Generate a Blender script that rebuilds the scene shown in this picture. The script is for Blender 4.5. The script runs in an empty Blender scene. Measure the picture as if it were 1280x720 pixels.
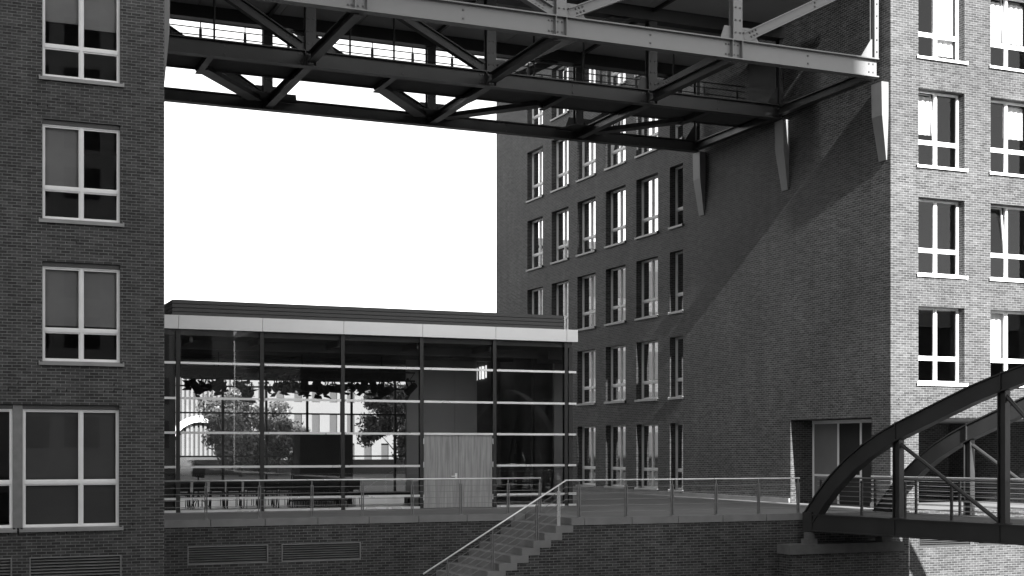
import bpy, math, random
from mathutils import Vector, Matrix
random.seed(7)
R = math.radians
scene = bpy.context.scene
col = scene.collection

# ------------------------------------------------------------------ camera
cam_d = bpy.data.cameras.new("camera")
cam = bpy.data.objects.new("camera", cam_d)
col.objects.link(cam)
cam_d.sensor_width = 36.0
cam_d.lens = 36.0 * 1727.0 / 1280.0
cam_d.shift_y = 202.0 / 1280.0
cam_d.clip_end = 3000.0
cam.location = (0, 0, 1.88)
cam.rotation_euler = (R(90), 0, R(-23.04))
scene.camera = cam

# ------------------------------------------------------------------ light
SUN_EL, SUN_AZ = 30.5, 2.9          # sun stands 2.9 degrees west of the -Y direction
sun_d = bpy.data.lights.new("sun", 'SUN')
sun_d.energy = 3.5
sun_d.angle = R(0.5)
sun_d.color = (1.0, 1.0, 1.0)
sun = bpy.data.objects.new("sun", sun_d)
col.objects.link(sun)
travel = Vector((math.sin(R(SUN_AZ)) * math.cos(R(SUN_EL)), math.cos(R(SUN_AZ)) * math.cos(R(SUN_EL)), -math.sin(R(SUN_EL))))
sun.rotation_euler = travel.to_track_quat('-Z', 'Y').to_euler()

world = bpy.data.worlds.new("World")
scene.world = world
world.use_nodes = True
wn, wl = world.node_tree.nodes, world.node_tree.links
wn.clear()
sky = wn.new("ShaderNodeTexSky")
sky.sky_type = 'NISHITA'
sky.sun_disc = False
sky.sun_elevation = R(SUN_EL)
sky.sun_rotation = R(180.0 + SUN_AZ)
sky.air_density = 2.0
sky.dust_density = 0.0
bw = wn.new("ShaderNodeRGBToBW")
bg = wn.new("ShaderNodeBackground")
bg.inputs[1].default_value = 0.06
wo = wn.new("ShaderNodeOutputWorld")
wl.new(sky.outputs[0], bw.inputs[0])
wl.new(bw.outputs[0], bg.inputs[0])
wl.new(bg.outputs[0], wo.inputs[0])

scene.view_settings.view_transform = 'Standard'
scene.view_settings.look = 'None'
scene.view_settings.gamma = 1.0
scene.view_settings.use_curve_mapping = False
scene.view_settings.exposure = 2.45
scene.cycles.max_bounces = 8
scene.cycles.transparent_max_bounces = 16
scene.cycles.glossy_bounces = 4
scene.cycles.use_denoising = True

# ------------------------------------------------------------------ materials
def mat(name):
    m = bpy.data.materials.new(name)
    m.use_nodes = True
    nt = m.node_tree
    b = nt.nodes["Principled BSDF"]
    return m, nt, b

def g(v):
    return (v, v, v, 1.0)

def plain(name, v, rough=0.6, metal=0.0, var=0.15, scale=3.0, bump=0.0, spec=0.5):
    """grey surface with soft procedural variation in tone and roughness"""
    m, nt, b = mat(name)
    n, l = nt.nodes, nt.links
    geo = n.new("ShaderNodeNewGeometry")
    no = n.new("ShaderNodeTexNoise"); no.inputs["Scale"].default_value = scale; no.inputs["Detail"].default_value = 6
    l.new(geo.outputs["Position"], no.inputs["Vector"])
    r = n.new("ShaderNodeMapRange")
    r.inputs[1].default_value = 0.25; r.inputs[2].default_value = 0.75
    r.inputs[3].default_value = v * (1 - var); r.inputs[4].default_value = v * (1 + var)
    l.new(no.outputs[0], r.inputs[0])
    l.new(r.outputs[0], b.inputs["Base Color"])
    rr = n.new("ShaderNodeMapRange")
    rr.inputs[3].default_value = max(0.03, rough - 0.12); rr.inputs[4].default_value = min(1, rough + 0.12)
    l.new(no.outputs[0], rr.inputs[0]); l.new(rr.outputs[0], b.inputs["Roughness"])
    b.inputs["Metallic"].default_value = metal
    b.inputs["Specular IOR Level"].default_value = spec
    if bump:
        n2 = n.new("ShaderNodeTexNoise"); n2.inputs["Scale"].default_value = scale * 8
        l.new(geo.outputs["Position"], n2.inputs["Vector"])
        bp = n.new("ShaderNodeBump"); bp.inputs["Strength"].default_value = bump; bp.inputs["Distance"].default_value = 0.02
        l.new(n2.outputs[0], bp.inputs["Height"]); l.new(bp.outputs[0], b.inputs["Normal"])
    return m

def brick(name, c1, c2, mortar, stain=0.0, weep=True):
    m, nt, b = mat(name)
    n, l = nt.nodes, nt.links
    def math_(op, a, bb=None):
        k = n.new("ShaderNodeMath"); k.operation = op
        for i, x in enumerate((a, bb)):
            if x is None: continue
            if isinstance(x, (int, float)): k.inputs[i].default_value = x
            else: l.new(x, k.inputs[i])
        return k.outputs[0]
    geo = n.new("ShaderNodeNewGeometry")
    sep = n.new("ShaderNodeSeparateXYZ"); l.new(geo.outputs["Position"], sep.inputs[0])
    u = math_('ADD', sep.outputs[0], sep.outputs[1])
    com = n.new("ShaderNodeCombineXYZ"); l.new(u, com.inputs[0]); l.new(sep.outputs[2], com.inputs[1])
    # slightly crooked courses
    wob = n.new("ShaderNodeTexNoise"); wob.inputs["Scale"].default_value = 2.3; wob.inputs["Detail"].default_value = 3
    l.new(com.outputs[0], wob.inputs["Vector"])
    wsc = n.new("ShaderNodeVectorMath"); wsc.operation = 'MULTIPLY_ADD'
    l.new(wob.outputs["Color"], wsc.inputs[0]); wsc.inputs[1].default_value = (0.02, 0.016, 0); l.new(com.outputs[0], wsc.inputs[2])
    bt = n.new("ShaderNodeTexBrick")
    bt.offset = 0.5; bt.squash = 1.0; bt.squash_frequency = 2
    l.new(wsc.outputs[0], bt.inputs["Vector"])
    bt.inputs["Scale"].default_value = 1.0
    bt.inputs["Brick Width"].default_value = 0.225
    bt.inputs["Row Height"].default_value = 0.0745
    bt.inputs["Mortar Size"].default_value = 0.008
    bt.inputs["Mortar Smooth"].default_value = 0.25
    bt.inputs["Bias"].default_value = -0.1
    bt.inputs["Color1"].default_value = g(c1); bt.inputs["Color2"].default_value = g(c2); bt.inputs["Mortar"].default_value = g(mortar)
    # blotches at brick size, and large soft weathering
    mp = n.new("ShaderNodeMapping"); mp.inputs["Scale"].default_value = (2.2, 9.0, 1)
    l.new(com.outputs[0], mp.inputs[0])
    n1 = n.new("ShaderNodeTexNoise"); n1.inputs["Scale"].default_value = 1.0; n1.inputs["Detail"].default_value = 5; n1.inputs["Roughness"].default_value = 0.7
    l.new(mp.outputs[0], n1.inputs["Vector"])
    r1 = n.new("ShaderNodeMapRange"); r1.inputs[1].default_value = 0.28; r1.inputs[2].default_value = 0.72; r1.inputs[3].default_value = 0.64; r1.inputs[4].default_value = 1.38
    l.new(n1.outputs[0], r1.inputs[0])
    n2 = n.new("ShaderNodeTexNoise"); n2.inputs["Scale"].default_value = 0.35; n2.inputs["Detail"].default_value = 6
    l.new(geo.outputs["Position"], n2.inputs["Vector"])
    r2 = n.new("ShaderNodeMapRange"); r2.inputs[1].default_value = 0.3; r2.inputs[2].default_value = 0.7; r2.inputs[3].default_value = 0.82; r2.inputs[4].default_value = 1.16
    l.new(n2.outputs[0], r2.inputs[0])
    # rain streaks
    mps = n.new("ShaderNodeMapping"); mps.inputs["Scale"].default_value = (2.4, 0.16, 1); l.new(com.outputs[0], mps.inputs[0])
    n3 = n.new("ShaderNodeTexNoise"); n3.inputs["Scale"].default_value = 1.0; n3.inputs["Detail"].default_value = 5; n3.inputs["Roughness"].default_value = 0.6
    l.new(mps.outputs[0], n3.inputs["Vector"])
    r3 = n.new("ShaderNodeMapRange"); r3.inputs[1].default_value = 0.3; r3.inputs[2].default_value = 0.7; r3.inputs[3].default_value = 0.82; r3.inputs[4].default_value = 1.12
    l.new(n3.outputs[0], r3.inputs[0])
    k = math_('MULTIPLY', math_('MULTIPLY', r1.outputs[0], r2.outputs[0]), r3.outputs[0])
    mx = n.new("ShaderNodeMix"); mx.data_type = 'RGBA'; mx.blend_type = 'MULTIPLY'; mx.inputs[0].default_value = 1.0
    l.new(bt.outputs[0], mx.inputs[6]); l.new(k, mx.inputs[7])
    out = mx.outputs[2]
    if weep:
        # open head joints above every storey's lintels
        f = math_('FRACT', math_('DIVIDE', math_('SUBTRACT', sep.outputs[2], 6.48 + 0.30), 3.48))
        band = math_('LESS_THAN', f, 0.016)
        f2 = math_('FRACT', math_('DIVIDE', math_('SUBTRACT', sep.outputs[2], 6.48 + 0.47), 3.48))
        band2 = math_('LESS_THAN', f2, 0.014)
        fu = math_('FRACT', math_('DIVIDE', u, 0.225))
        slot = math_('LESS_THAN', fu, 0.13)
        nm = n.new("ShaderNodeTexNoise"); nm.inputs["Scale"].default_value = 2.6; l.new(com.outputs[0], nm.inputs["Vector"])
        gate = math_('GREATER_THAN', nm.outputs[0], 0.53)
        msk = math_('MULTIPLY', math_('MULTIPLY', math_('MAXIMUM', band, band2), slot), gate)
        m2 = n.new("ShaderNodeMix"); m2.data_type = 'RGBA'; l.new(msk, m2.inputs[0]); l.new(out, m2.inputs[6]); m2.inputs[7].default_value = g(c1 * 0.25)
        out = m2.outputs[2]
    if stain:
        ns = n.new("ShaderNodeTexNoise"); ns.inputs["Scale"].default_value = 1.7; ns.inputs["Detail"].default_value = 8; ns.inputs["Roughness"].default_value = 0.75
        l.new(geo.outputs["Position"], ns.inputs["Vector"])
        rs = n.new("ShaderNodeMapRange"); rs.inputs[1].default_value = 0.62; rs.inputs[2].default_value = 0.78; rs.inputs[3].default_value = 0; rs.inputs[4].default_value = stain
        l.new(ns.outputs[0], rs.inputs[0])
        m3 = n.new("ShaderNodeMix"); m3.data_type = 'RGBA'; l.new(rs.outputs[0], m3.inputs[0]); l.new(out, m3.inputs[6]); m3.inputs[7].default_value = g(0.4)
        out = m3.outputs[2]
    l.new(out, b.inputs["Base Color"])
    b.inputs["Roughness"].default_value = 0.6
    b.inputs["Specular IOR Level"].default_value = 0.28
    inv = math_('SUBTRACT', 1.0, bt.outputs["Fac"])
    hsum = math_('ADD', inv, math_('MULTIPLY', n1.outputs[0], 0.5))
    bp = n.new("ShaderNodeBump"); bp.inputs["Strength"].default_value = 0.8; bp.inputs["Distance"].default_value = 0.009
    l.new(hsum, bp.inputs["Height"]); l.new(bp.outputs[0], b.inputs["Normal"])
    return m

def glass(name, tint=0.8, refl=1.0):
    m = bpy.data.materials.new(name); m.use_nodes = True
    nt = m.node_tree; n, l = nt.nodes, nt.links
    n.clear()
    o = n.new("ShaderNodeOutputMaterial")
    tr = n.new("ShaderNodeBsdfTransparent"); tr.inputs[0].default_value = g(tint)
    gl = n.new("ShaderNodeBsdfGlossy"); gl.inputs[0].default_value = g(1.0); gl.inputs["Roughness"].default_value = 0.0
    fr = n.new("ShaderNodeFresnel"); fr.inputs[0].default_value = 1.5
    # float glass is never quite flat: long soft waves
    geo = n.new("ShaderNodeNewGeometry")
    no = n.new("ShaderNodeTexNoise"); no.inputs["Scale"].default_value = 0.7; no.inputs["Detail"].default_value = 1
    l.new(geo.outputs["Position"], no.inputs["Vector"])
    bp = n.new("ShaderNodeBump"); bp.inputs["Strength"].default_value = 0.05; bp.inputs["Distance"].default_value = 0.01
    l.new(no.outputs[0], bp.inputs["Height"]); l.new(bp.outputs[0], gl.inputs["Normal"])
    k = n.new("ShaderNodeMath"); k.operation = 'MULTIPLY'; k.use_clamp = True
    l.new(fr.outputs[0], k.inputs[0]); k.inputs[1].default_value = refl
    mx = n.new("ShaderNodeMixShader")
    l.new(k.outputs[0], mx.inputs[0]); l.new(tr.outputs[0], mx.inputs[1]); l.new(gl.outputs[0], mx.inputs[2])
    l.new(mx.outputs[0], o.inputs[0])
    return m

def wood(name, v):
    m, nt, b = mat(name); n, l = nt.nodes, nt.links
    geo = n.new("ShaderNodeNewGeometry")
    mp = n.new("ShaderNodeMapping"); mp.inputs["Scale"].default_value = (9, 9, 0.5); l.new(geo.outputs["Position"], mp.inputs[0])
    no = n.new("ShaderNodeTexNoise"); no.inputs["Scale"].default_value = 1.5; no.inputs["Detail"].default_value = 7; no.inputs["Roughness"].default_value = 0.65
    l.new(mp.outputs[0], no.inputs["Vector"])
    r = n.new("ShaderNodeMapRange"); r.inputs[1].default_value = 0.3; r.inputs[2].default_value = 0.7; r.inputs[3].default_value = v * 0.65; r.inputs[4].default_value = v * 1.35
    l.new(no.outputs[0], r.inputs[0]); l.new(r.outputs[0], b.inputs["Base Color"])
    b.inputs["Roughness"].default_value = 0.45
    return m

def leaf(name, v):
    m, nt, b = mat(name); n, l = nt.nodes, nt.links
    geo = n.new("ShaderNodeNewGeometry")
    r = n.new("ShaderNodeMapRange"); r.inputs[3].default_value = v * 0.5; r.inputs[4].default_value = v * 1.9
    l.new(geo.outputs["Random Per Island"], r.inputs[0]); l.new(r.outputs[0], b.inputs["Base Color"])
    b.inputs["Roughness"].default_value = 0.5
    return m

def water_mat():
    m, nt, b = mat("canal water"); n, l = nt.nodes, nt.links
    b.inputs["Base Color"].default_value = g(0.02); b.inputs["Roughness"].default_value = 0.06
    geo = n.new("ShaderNodeNewGeometry")
    no = n.new("ShaderNodeTexNoise"); no.inputs["Scale"].default_value = 1.4; no.inputs["Detail"].default_value = 5
    l.new(geo.outputs["Position"], no.inputs["Vector"])
    bp = n.new("ShaderNodeBump"); bp.inputs["Strength"].default_value = 0.5; bp.inputs["Distance"].default_value = 0.1
    l.new(no.outputs[0], bp.inputs["Height"]); l.new(bp.outputs[0], b.inputs["Normal"])
    return m

M = {}
M['brick'] = brick("clinker brick", 0.031, 0.072, 0.165)
M['quay_brick'] = brick("quay clinker brick", 0.028, 0.072, 0.16, stain=0.5, weep=False)
M['white'] = plain("white window paint", 0.84, 0.4, var=0.05)
M['sill'] = plain("zinc sill", 0.30, 0.45, 0.3, var=0.12)
M['pane'] = glass("window glass", 0.8, 0.8)
M['hall_glass'] = glass("hall glass", 0.88, 1.3)
M['blind'] = plain("roller blind cloth", 0.42, 0.9, var=0.1, scale=1.0)
M['curtain'] = plain("white curtain", 0.5, 0.9, var=0.08, scale=6.0)
M['dark_curtain'] = plain("grey curtain", 0.24, 0.9, var=0.25, scale=2.0)
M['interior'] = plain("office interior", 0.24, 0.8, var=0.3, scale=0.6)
M['steel_light'] = plain("lighter grey steel", 0.19, 0.4, 0.0, var=0.08, scale=1.5)
M['steel_dark'] = plain("darker grey steel", 0.046, 0.45, 0.0, var=0.15, scale=1.5)
M['bolt'] = plain("bolt steel", 0.10, 0.5, 0.3, var=0.2)
M['bridge_steel'] = plain("anthracite bridge paint", 0.028, 0.42, 0.0, var=0.2, scale=1.2)
M['soffit'] = plain("soffit panel", 0.45, 0.6, var=0.06, scale=0.8)
M['deck'] = plain("deck planks", 0.08, 0.8, var=0.2)
M['stainless'] = plain("stainless steel", 0.92, 0.3, 0.5, var=0.05, scale=1)
M['rail_grey'] = plain("galvanised post", 0.25, 0.5, 0.5, var=0.15, scale=5)
M['concrete'] = plain("concrete coping", 0.2, 0.85, var=0.18, scale=2.0, bump=0.1)
M['paving'] = plain("concrete paving", 0.17, 0.9, var=0.15, scale=1.0, bump=0.1)
M['alu'] = plain("brushed aluminium fascia", 0.62, 0.36, 0.8, var=0.05, scale=2.0)
M['louvre'] = plain("dark louvre cladding", 0.085, 0.5, 0.2, var=0.1)
M['mullion'] = plain("dark mullion", 0.03, 0.45, 0.2, var=0.15)
M['black'] = plain("matt black", 0.012, 0.6, var=0.3)
M['hall_wall'] = plain("hall inner wall", 0.42, 0.8, var=0.08, scale=0.7)
M['hall_floor'] = plain("hall floor", 0.48, 0.4, var=0.1)
M['ceiling'] = plain("hall ceiling", 0.14, 0.8, var=0.15)
M['door_wood'] = wood("oiled wood", 0.32)
M['pale'] = plain("pale render", 0.17, 0.8, var=0.06, scale=0.6)
M['slat'] = plain("grey slat", 0.05, 0.6, var=0.08)
M['pale_grey'] = plain("grey render", 0.06, 0.8, var=0.08, scale=0.6)
M['bark'] = plain("bark", 0.06, 0.9, var=0.3, scale=8)
M['leaf'] = leaf("leaves", 0.075)
M['ground'] = plain("ground", 0.09, 0.95, var=0.25, scale=0.4)
M['water'] = water_mat()
M['lamp'], _nt, _b = mat("sky glow"); _b.inputs['Emission Color'].default_value = g(1.0); _b.inputs['Emission Strength'].default_value = 0.22  # glow standing in for bright sky seen through a gap
M['tower'] = plain("tower facade", 0.45, 0.8, var=0.05)
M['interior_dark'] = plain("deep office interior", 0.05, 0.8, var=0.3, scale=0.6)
M['pier_stone'] = plain("weathered pier stone", 0.11, 0.85, var=0.25, scale=3.0)
M['plain_blind'] = plain("dark blind cloth", 0.17, 0.9, var=0.12, scale=1.0)
M['slit'] = plain("vent slat", 0.22, 0.5, 0.3, var=0.12)

# ------------------------------------------------------------------ mesh helpers
class MB:
    """collects faces, links them as ONE mesh object"""
    def __init__(s): s.v = []; s.f = []; s.mi = []
    def quad(s, a, b, c, d, mi=0):
        i = len(s.v); s.v += [tuple(a), tuple(b), tuple(c), tuple(d)]; s.f.append((i, i + 1, i + 2, i + 3)); s.mi.append(mi)
    def poly(s, pts, mi=0):
        i = len(s.v); s.v += [tuple(p) for p in pts]; s.f.append(tuple(range(i, i + len(pts)))); s.mi.append(mi)
    def hexa(s, p, mi=0):
        i = len(s.v); s.v += [tuple(q) for q in p]
        for f in ((0, 3, 2, 1), (4, 5, 6, 7), (0, 1, 5, 4), (1, 2, 6, 5), (2, 3, 7, 6), (3, 0, 4, 7)):
            s.f.append(tuple(i + k for k in f)); s.mi.append(mi)
    def box(s, x0, x1, y0, y1, z0, z1, mi=0):
        x0, x1 = min(x0, x1), max(x0, x1); y0, y1 = min(y0, y1), max(y0, y1); z0, z1 = min(z0, z1), max(z0, z1)
        s.hexa([(x0, y0, z0), (x1, y0, z0), (x1, y1, z0), (x0, y1, z0), (x0, y0, z1), (x1, y0, z1), (x1, y1, z1), (x0, y1, z1)], mi)
    def beam(s, p, q, w, h, up=(0, 0, 1), off=(0, 0), mi=0):
        """bar from p to q, w across, h along 'up', shifted by off=(across, up)"""
        p, q = Vector(p), Vector(q); d = (q - p).normalized()
        a = d.cross(Vector(up)).normalized(); u = a.cross(d).normalized()
        o = a * off[0] + u * off[1]
        r = [(-.5, -.5), (.5, -.5), (.5, .5), (-.5, .5)]
        s.hexa([p + o + a * (w * i) + u * (h * j) for i, j in r] + [q + o + a * (w * i) + u * (h * j) for i, j in r], mi)
    def ibeam(s, p, q, w, h, t=0.03, up=(0, 0, 1), mi=0):
        """H section: flanges at +-h/2 along 'up', web between"""
        s.beam(p, q, w, t, up, (0, h / 2 - t / 2), mi)
        s.beam(p, q, w, t, up, (0, -h / 2 + t / 2), mi)
        s.beam(p, q, t, h - 2 * t, up, (0, 0), mi)
    def tube(s, pts, r, n=8, mi=0, r2=None):
        pts = [Vector(p) for p in pts]; rings = []
        for k, p in enumerate(pts):
            d = (pts[min(k + 1, len(pts) - 1)] - pts[max(k - 1, 0)]).normalized()
            a = d.orthogonal().normalized() if abs(d.z) > .99 else d.cross(Vector((0, 0, 1))).normalized()
            b = d.cross(a).normalized()
            rr = r if r2 is None else r + (r2 - r) * k / max(1, len(pts) - 1)
            i = len(s.v)
            s.v += [tuple(p + a * rr * math.cos(2 * math.pi * j / n) + b * rr * math.sin(2 * math.pi * j / n)) for j in range(n)]
            rings.append(i)
        for k in range(len(rings) - 1):
            for j in range(n):
                s.f.append((rings[k] + j, rings[k] + (j + 1) % n, rings[k + 1] + (j + 1) % n, rings[k + 1] + j)); s.mi.append(mi)
        s.f.append(tuple(rings[0] + j for j in reversed(range(n)))); s.mi.append(mi)
        s.f.append(tuple(rings[-1] + j for j in range(n))); s.mi.append(mi)
    def build(s, name, mats, parent=None, smooth=False):
        me = bpy.data.meshes.new(name)
        me.from_pydata(s.v, [], s.f)
        if not isinstance(mats, (list, tuple)): mats = [mats]
        for m in mats: me.materials.append(m)
        me.polygons.foreach_set("material_index", s.mi)
        if smooth: me.polygons.foreach_set("use_smooth", [True] * len(s.f))
        me.update()
        o = bpy.data.objects.new(name, me)
        col.objects.link(o)
        if parent: o.parent = parent
        return o

def tag(o, label=None, cat=None, group=None, kind=None):
    if label: o["label"] = label
    if cat: o["category"] = cat
    if group: o["group"] = group
    if kind: o["kind"] = kind
    return o

def thing(name, label, cat, loc=(0, 0, 0), rz=0.0, group=None):
    o = bpy.data.objects.new(name, None)
    o.empty_display_size = 0.3
    o.location = loc; o.rotation_euler = (0, 0, rz)
    col.objects.link(o)
    return tag(o, label, cat, group)

def struct(o): return tag(o, kind="structure")

def dup(root, loc, rz, label, group=None):
    r = root.copy(); col.objects.link(r); r.location = loc; r.rotation_euler = (0, 0, rz)
    r["label"] = label
    if group: r["group"] = group
    for ch in list(root.children):
        c = ch.copy(); col.objects.link(c); c.parent = r
        for gch in ch.children:
            d = gch.copy(); col.objects.link(d); d.parent = c
    return r

def mapY(c):   # wall facing -Y: a runs along X, d goes into the wall
    return lambda a, d, z: (a, c + d, z)
def mapX(c):   # wall facing -X: a runs along Y
    return lambda a, d, z: (c + d, a, z)

def facade(mb, mp, a0, a1, z0, z1, openings, depth):
    A = sorted(set([a0, a1] + [x for o in openings for x in o[:2]]))
    Zs = sorted(set([z0, z1] + [x for o in openings for x in o[2:4]]))
    A = [x for x in A if a0 <= x <= a1]; Zs = [x for x in Zs if z0 <= x <= z1]
    for i in range(len(A) - 1):
        for j in range(len(Zs) - 1):
            ca, cz = (A[i] + A[i + 1]) / 2, (Zs[j] + Zs[j + 1]) / 2
            if any(o[0] < ca < o[1] and o[2] < cz < o[3] for o in openings): continue
            mb.quad(mp(A[i], 0, Zs[j]), mp(A[i + 1], 0, Zs[j]), mp(A[i + 1], 0, Zs[j + 1]), mp(A[i], 0, Zs[j + 1]))
    for o in openings:
        d = o[4] if len(o) > 4 else depth
        l, r, b, t = o[:4]
        mb.quad(mp(l, 0, b), mp(l, 0, t), mp(l, d, t), mp(l, d, b))
        mb.quad(mp(r, 0, b), mp(r, d, b), mp(r, d, t), mp(r, 0, t))
        mb.quad(mp(l, 0, t), mp(r, 0, t), mp(r, d, t), mp(l, d, t))
        mb.quad(mp(l, 0, b), mp(l, d, b), mp(r, d, b), mp(r, 0, b))

def bx(mb, mp, a0, a1, d0, d1, z0, z1, mi=0):
    p, q = mp(a0, d0, z0), mp(a1, d1, z1)
    mb.box(p[0], q[0], p[1], q[1], p[2], q[2], mi)

def window(parent, mp, a0, a1, z0, z1, dep, blinds=(), cols=(0.5,), transom=0.32, sill=True, tilt=None, mull=0.05, box=False, sill_ext=0.09, plants=False):
    """white timber window: outer frame, mullions, transom, a sash round every pane; sub-parts pane, sill, blind"""
    mb = MB(); e = 0.035; t0, t1 = dep, dep + 0.09
    zb = z0 + 0.03
    ztop = z1
    if box: z1 = z1 - .11
    bx(mb, mp, a0, a0 + e, t0, t1, zb, z1); bx(mb, mp, a1 - e, a1, t0, t1, zb, z1)
    bx(mb, mp, a0 + e, a1 - e, t0, t1, z1 - e, z1); bx(mb, mp, a0 + e, a1 - e, t0, t1, zb, zb + e)
    zt = z0 + (z1 - z0) * transom
    bx(mb, mp, a0 + e, a1 - e, t0 - 0.004, t1, zt - 0.035, zt + 0.035)
    cuts = [a0 + e] + [a0 + (a1 - a0) * c for c in cols] + [a1 - e]
    for c in cuts[1:-1]:
        bx(mb, mp, c - mull / 2, c + mull / 2, t0 - 0.008, t1, zb + e, zt - 0.035)
        bx(mb, mp, c - mull / 2, c + mull / 2, t0 - 0.008, t1, zt + 0.035, z1 - e)
    pb = MB()
    for i in range(len(cuts) - 1):
        l = cuts[i] + (mull / 2 if i else 0); r = cuts[i + 1] - (mull / 2 if i < len(cuts) - 2 else 0)
        for (b, t) in ((zb + e, zt - 0.035), (zt + 0.035, z1 - e)):
            s = 0.036
            if tilt == i and t == z1 - e:
                # bottom-hung sash leaning into the room
                lean = 0.16
                def tm(a, d, z, b=b, t=t): return mp(a, d + lean * (z - b) / (t - b), z)
                for (x0, x1, y0, y1) in ((l, l + s, b, t), (r - s, r, b, t), (l + s, r - s, b, b + s), (l + s, r - s, t - s, t)):
                    pts = [tm(x, d, y) for y in (y0, y1) for (x, d) in ((x0, t0 + .02), (x1, t0 + .02), (x1, t1), (x0, t1))]
                    mb.hexa(pts)
                pb.quad(tm(l + s, t0 + .055, b + s), tm(r - s, t0 + .055, b + s), tm(r - s, t0 + .055, t - s), tm(l + s, t0 + .055, t - s))
                continue
            f0, f1 = t0 + 0.018, t1 - 0.01
            bx(mb, mp, l, l + s, f0, f1, b, t); bx(mb, mp, r - s, r, f0, f1, b, t)
            bx(mb, mp, l + s, r - s, f0, f1, b, b + s); bx(mb, mp, l + s, r - s, f0, f1, t - s, t)
            pb.quad(mp(l + s, t0 + .05, b + s), mp(r - s, t0 + .05, b + s), mp(r - s, t0 + .05, t - s), mp(l + s, t0 + .05, t - s))
    w = mb.build("window", M['white'], parent)
    if box:
        hb = MB(); bx(hb, mp, a0 + .004, a1 - .004, t0 - .03, t1, z1 + .002, ztop - .003); hb.build("shutter_box", M['louvre'], w)
    pb.build("pane", M['pane'], w)
    if sill:
        sb = MB()
        bx(sb, mp, a0 - sill_ext, a1 + sill_ext, -0.07, -0.004, z0 - 0.075, z0 + 0.0)
        bx(sb, mp, a0 + 0.002, a1 - 0.002, -0.004, dep + 0.05, z0 - 0.02, z0 + 0.028)
        bx(sb, mp, a0 - sill_ext, a0 - sill_ext + 0.03, -0.075, -0.003, z0 - 0.08, z0 + 0.03)
        bx(sb, mp, a1 + sill_ext - 0.03, a1 + sill_ext, -0.075, -0.003, z0 - 0.08, z0 + 0.03)
        sb.build("sill", M['white'] if sill == 'white' else M['sill'], w)
    for (i, top, bot, mk) in blinds:
        l, r = cuts[i], cuts[i + 1]
        bb = MB()
        if mk in ('curtain', 'dark_curtain'):      # hanging folds
            nn = 14; za, zc = z0 + (z1 - z0) * bot, z0 + (z1 - z0) * top
            ph = random.random() * 6
            for k in range(nn):
                q = [l + (r - l) * kk / nn for kk in (k, k + 1)]
                dd = [dep + .17 + .03 * math.sin(kk * 1.9 + ph) for kk in (k, k + 1)]
                bb.quad(mp(q[0], dd[0], za), mp(q[1], dd[1], za), mp(q[1], dd[1], zc), mp(q[0], dd[0], zc))
            bb.build("curtain", M[mk], w)
        else:
            bx(bb, mp, l + .02, r - .02, dep + .13, dep + .137, z0 + (z1 - z0) * bot, z0 + (z1 - z0) * top)
            bx(bb, mp, l + .02, r - .02, dep + .12, dep + .147, z0 + (z1 - z0) * bot - .03, z0 + (z1 - z0) * bot)
            bb.build("blind", M[mk], w)
    return w

def louvre(parent, mp, a0, a1, z0, z1, n, name="louvre_vent", frame=0.03, matk='slit'):
    mb = MB()
    bx(mb, mp, a0, a1, 0.10, 0.12, z0, z1, 1)
    for (l, r, b, t) in ((a0, a0 + frame, z0, z1), (a1 - frame, a1, z0, z1), (a0 + frame, a1 - frame, z1 - frame, z1), (a0 + frame, a1 - frame, z0, z0 + frame)):
        bx(mb, mp, l, r, -0.012, 0.10, b, t)
    h = (z1 - z0 - 2 * frame) / n
    for k in range(n):
        zb = z0 + frame + h * k
        pts = []
        for z_, d_ in ((zb + h * .05, 0.0), (zb + h * .12, 0.0), (zb + h * .60, .085), (zb + h * .53, .085)):
            pts.append((d_, z_))
        lo = [mp(a0 + frame, d_, z_) for d_, z_ in pts]; hi = [mp(a1 - frame, d_, z_) for d_, z_ in pts]
        mb.hexa(lo + hi)
    return mb.build(name, [M[matk], M['black']], parent)

STO = 3.48
sills = [4.0 + STO * k for k in range(-1, 7)]

# ------------------------------------------------------------------ ground, water
def sheet(name, pts, z, m):
    mb = MB(); mb.poly([(x, y, z) for x, y in pts]); return struct(mb.build(name, m))
sheet("ground", [(-900, 38.5), (900, 38.5), (900, 1500), (-900, 1500)], -0.06, M['ground'])
sheet("canal_water", [(-900, 7.0), (900, 7.0), (900, 38.4), (-900, 38.4)], -3.3, M['water'])
b_ = MB(); b_.box(-900, 900, -900, 7.4, -4, 0.0)
struct(b_.build("far_bank", M['paving']))

# terrace between the buildings: paving, coping, brick quay wall
YL, YR, XS = 37.2, 34.1, 16.62
mb = MB()
mb.poly([(5.6, YL + .38, 0), (XS + .42, YL + .38, 0), (XS + .42, YR + .38, 0), (27.72, YR + .38, 0), (27.72, 35.6, 0), (29.1, 35.6, 0), (29.1, 69, 0), (5.6, 69, 0)])
struct(mb.build("terrace_pavement", M['paving']))

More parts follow.
